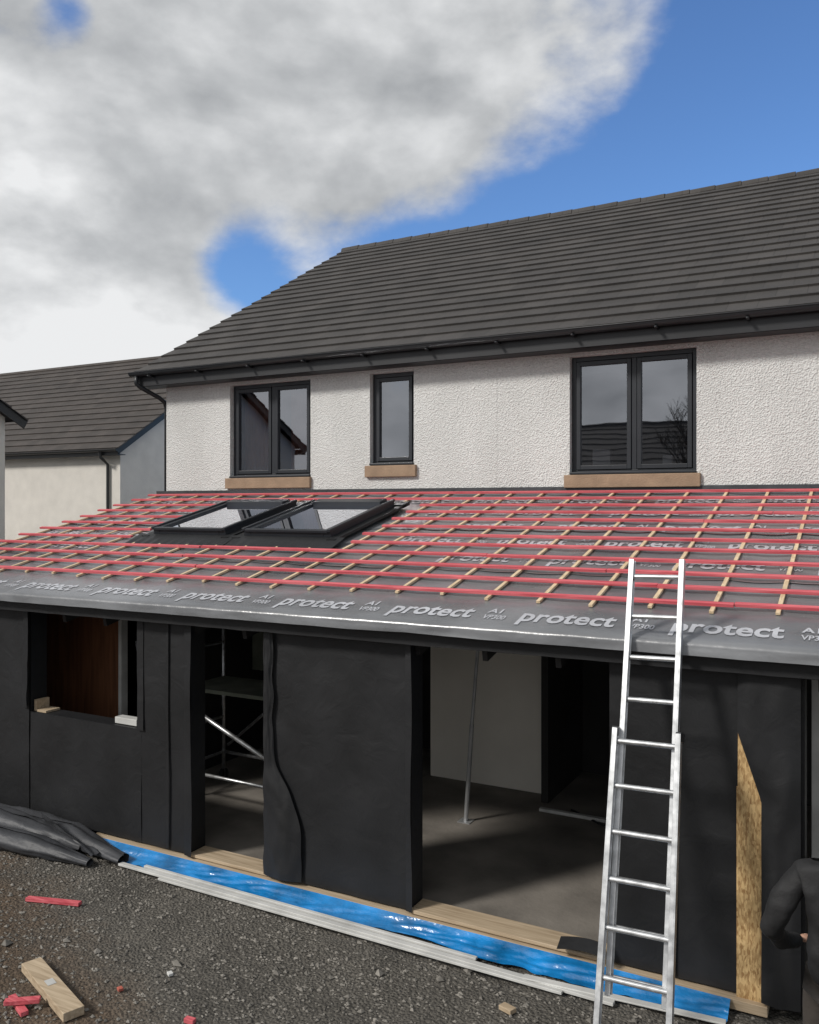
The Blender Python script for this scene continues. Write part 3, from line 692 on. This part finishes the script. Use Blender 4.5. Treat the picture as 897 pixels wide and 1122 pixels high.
for x in (-14.5,-12.3,-9.6,-7.2):
    for z in (1.0,3.4):
        mb.box(x-.05,x+.0,-24.99,-24.94,z-.05,z+1.2);mb.box(x+1.2,x+1.25,-24.99,-24.94,z-.05,z+1.2);mb.box(x,x+1.2,-24.99,-24.94,z+1.15,z+1.2);mb.box(x,x+1.2,-24.99,-24.94,z-.05,z);mb.box(x+.58,x+.62,-24.99,-24.94,z,z+1.15)
mb.obj('rear_window_frames',M['white'],hr)
mb=MB()
def branch(p,dr,L_,r,dep):
    pts=[p];rs=[r]
    for k in range(3):
        dr=(dr+Vector((random.uniform(-.18,.18),random.uniform(-.18,.18),random.uniform(-.02,.12)))).normalized(); pts.append(pts[-1]+dr*L_/3); rs.append(r*(1-.13*(k+1)))
    mb.tube(pts,rs,5,False)
    if dep>0:
        for k in range(4):
            a=Vector((random.uniform(-1,1),random.uniform(-1,1),random.uniform(.1,.9))).normalized()
            branch(pts[random.choice([2,3,3])],(dr*.7+a*.8).normalized(),L_*.68,r*.52,dep-1)
branch(Vector((-6.6,-19,0)),Vector((0,0,1)),3.1,.2,5)
mb.obj('bare_tree',M['bark'])
mb=MB(); x=-25
while x<18: mb.box(x,x+.14,-14.02,-14,.03,1.8+random.uniform(-.01,.01)); x+=.15
for z in (.4,1.4): mb.box(-25,18,-13.998,-13.95,z,z+.08)
mb.obj('timber_fence',M['timberfence'])

# ------------------------------------------------------------ person
PE=empty('construction_worker'); PX,PY=-.16,5.05
def skin(name,verts,edges,m,root=0,sub=2):
    me=bpy.data.meshes.new(name); me.from_pydata([(v[0]+PX,v[1]+PY,v[2]) for v in verts],edges,[]); me.materials.append(m)
    o=bpy.data.objects.new(name,me); COL.objects.link(o); o.parent=PE
    sk=o.modifiers.new('skin','SKIN'); sk.use_smooth_shade=True
    for i,v in enumerate(verts):
        r=v[3]; rr=r if isinstance(r,tuple) else (r,r)
        me.skin_vertices[0].data[i].radius=rr; me.skin_vertices[0].data[i].use_root=(i==root)
    sb=o.modifiers.new('sub','SUBSURF'); sb.levels=sub; sb.render_levels=sub
    return o
# left arm hangs with a bent elbow, forearm forward; right hand up at the wall
jv=[(0,0,.84,(.175,.125)),(0,.0,1.05,(.165,.125)),(.01,.02,1.25,(.185,.13)),(.02,.04,1.40,(.165,.11)),(.025,.06,1.49,(.075,.07)),
 (-.185,.03,1.42,.080),(-.275,-.01,1.27,.070),(-.335,.0,1.11,.062),(-.30,.15,.99,.052),(-.21,.29,.95,.043),
 (.215,.05,1.42,.082),(.29,.03,1.26,.072),(.33,.05,1.12,.062),(.29,.18,1.06,.052),(.22,.31,1.05,.043)]
je=[(0,1),(1,2),(2,3),(3,4),(3,5),(5,6),(6,7),(7,8),(8,9),(3,10),(10,11),(11,12),(12,13),(13,14)]
jk=skin('jacket',jv,je,M['jacket'],sub=4)
tx=bpy.data.textures.new('cloth_folds','CLOUDS'); tx.noise_scale=.13; tx.noise_depth=1
dm=jk.modifiers.new('folds','DISPLACE'); dm.texture=tx; dm.strength=.030; dm.mid_level=.5; dm.texture_coords='LOCAL'
tv=[(0,0,.93,(.15,.11)),(-.095,0,.82,(.09,.095)),(-.11,.03,.50,.068),(-.12,.0,.28,.06),(-.12,-.02,.10,.055),(.095,0,.82,(.09,.095)),(.12,.04,.50,.068),(.13,.02,.28,.06),(.135,.0,.10,.055)]
skin('trousers',tv,[(0,1),(1,2),(2,3),(3,4),(0,5),(5,6),(6,7),(7,8)],M['trouser'])
for x in (-.12,.135):
    skin('boot',[(x,-.04,.055,.045),(x,.06,.05,.045),(x-.005,.17,.035,.034)],[(0,1),(1,2)],M['boot'])
skin('head',[(.027,.06,1.47,.052),(.03,.075,1.555,.055),(.032,.09,1.63,(.078,.088)),(.032,.095,1.70,(.078,.09)),(.032,.09,1.745,(.06,.07))],[(0,1),(1,2),(2,3),(3,4)],M['skin'])
skin('nose',[(.032,.185,1.665,.009),(.032,.205,1.635,.014)],[(0,1)],M['skin'],sub=1)
skin('mouth',[(.01,.17,1.595,.007),(.032,.177,1.594,.008),(.054,.17,1.595,.007)],[(0,1),(1,2)],M['brick'],sub=1,root=1)
for s in (-1,1):
    skin('ear',[(.032+s*.08,.08,1.63,.012),(.032+s*.086,.075,1.665,.015)],[(0,1)],M['skin'],sub=1)
    skin('eye',[(.032+s*.032,.168,1.665,.009),(.032+s*.034,.168,1.665,.009)],[(0,1)],M['eye'],sub=1)
skin('knitted_hat',[(.032,.085,1.705,(.088,.098)),(.032,.08,1.745,(.08,.09)),(.032,.07,1.79,(.04,.045))],[(0,1),(1,2)],M['bluecl'])
skin('hood',[(-.085,.03,1.485,.042),(-.03,-.03,1.49,.052),(.03,-.055,1.50,.055),(.09,-.03,1.49,.052),(.12,.03,1.485,.042)],[(0,1),(1,2),(2,3),(3,4)],M['bluecl'],root=2)
def hand(wr,dr,side):
    wr=Vector(wr);dr=Vector(dr).normalized(); sd=dr.cross(Vector((0,0,1))).normalized(); up=sd.cross(dr)
    def V(p,r): return (p.x,p.y,p.z,r)
    skin('palm',[V(wr,.024),V(wr+dr*.04,(.034,.019)),V(wr+dr*.085,(.038,.017))],[(0,1),(1,2)],M['skin'],sub=1)
    for k,(o_,l) in enumerate([(-.027,.068),(-.009,.078),(.009,.073),(.027,.058)]):
        a=wr+dr*.08+sd*o_; b=a+dr*l*.5-up*.008; c2=b+(dr*.75-up*.65).normalized()*l*.33; e_=c2+(dr*.35-up*.9).normalized()*l*.28
        skin('finger_%d'%(k+1),[V(a,.009),V(b,.0088),V(c2,.0082),V(e_,.007)],[(0,1),(1,2),(2,3)],M['skin'],sub=1)
    a=wr+dr*.03-sd*.022*side; b=a+dr*.025-sd*.028*side-up*.008; c2=b+dr*.03-sd*.006*side-up*.01
    skin('thumb',[V(a,.012),V(b,.011),V(c2,.009)],[(0,1),(1,2)],M['skin'],sub=1)
hand((-.205,.295,.948),(.45,.88,-.1),-1); hand((.215,.315,1.05),(-.3,.95,.0),1)

# ------------------------------------------------------------ camera
c=bpy.data.cameras.new('camera'); co=bpy.data.objects.new('camera',c); COL.objects.link(co)
co.location=(0,0,3.4); co.rotation_euler=(R(90),0,R(28.3)); c.sensor_fit='HORIZONTAL'; c.sensor_width=36; c.lens=36*945/897; c.shift_y=-7/897
c.clip_start=.05; c.clip_end=2000; S.camera=co
S.view_settings.view_transform='Standard'; S.view_settings.look='None'; S.view_settings.exposure=0
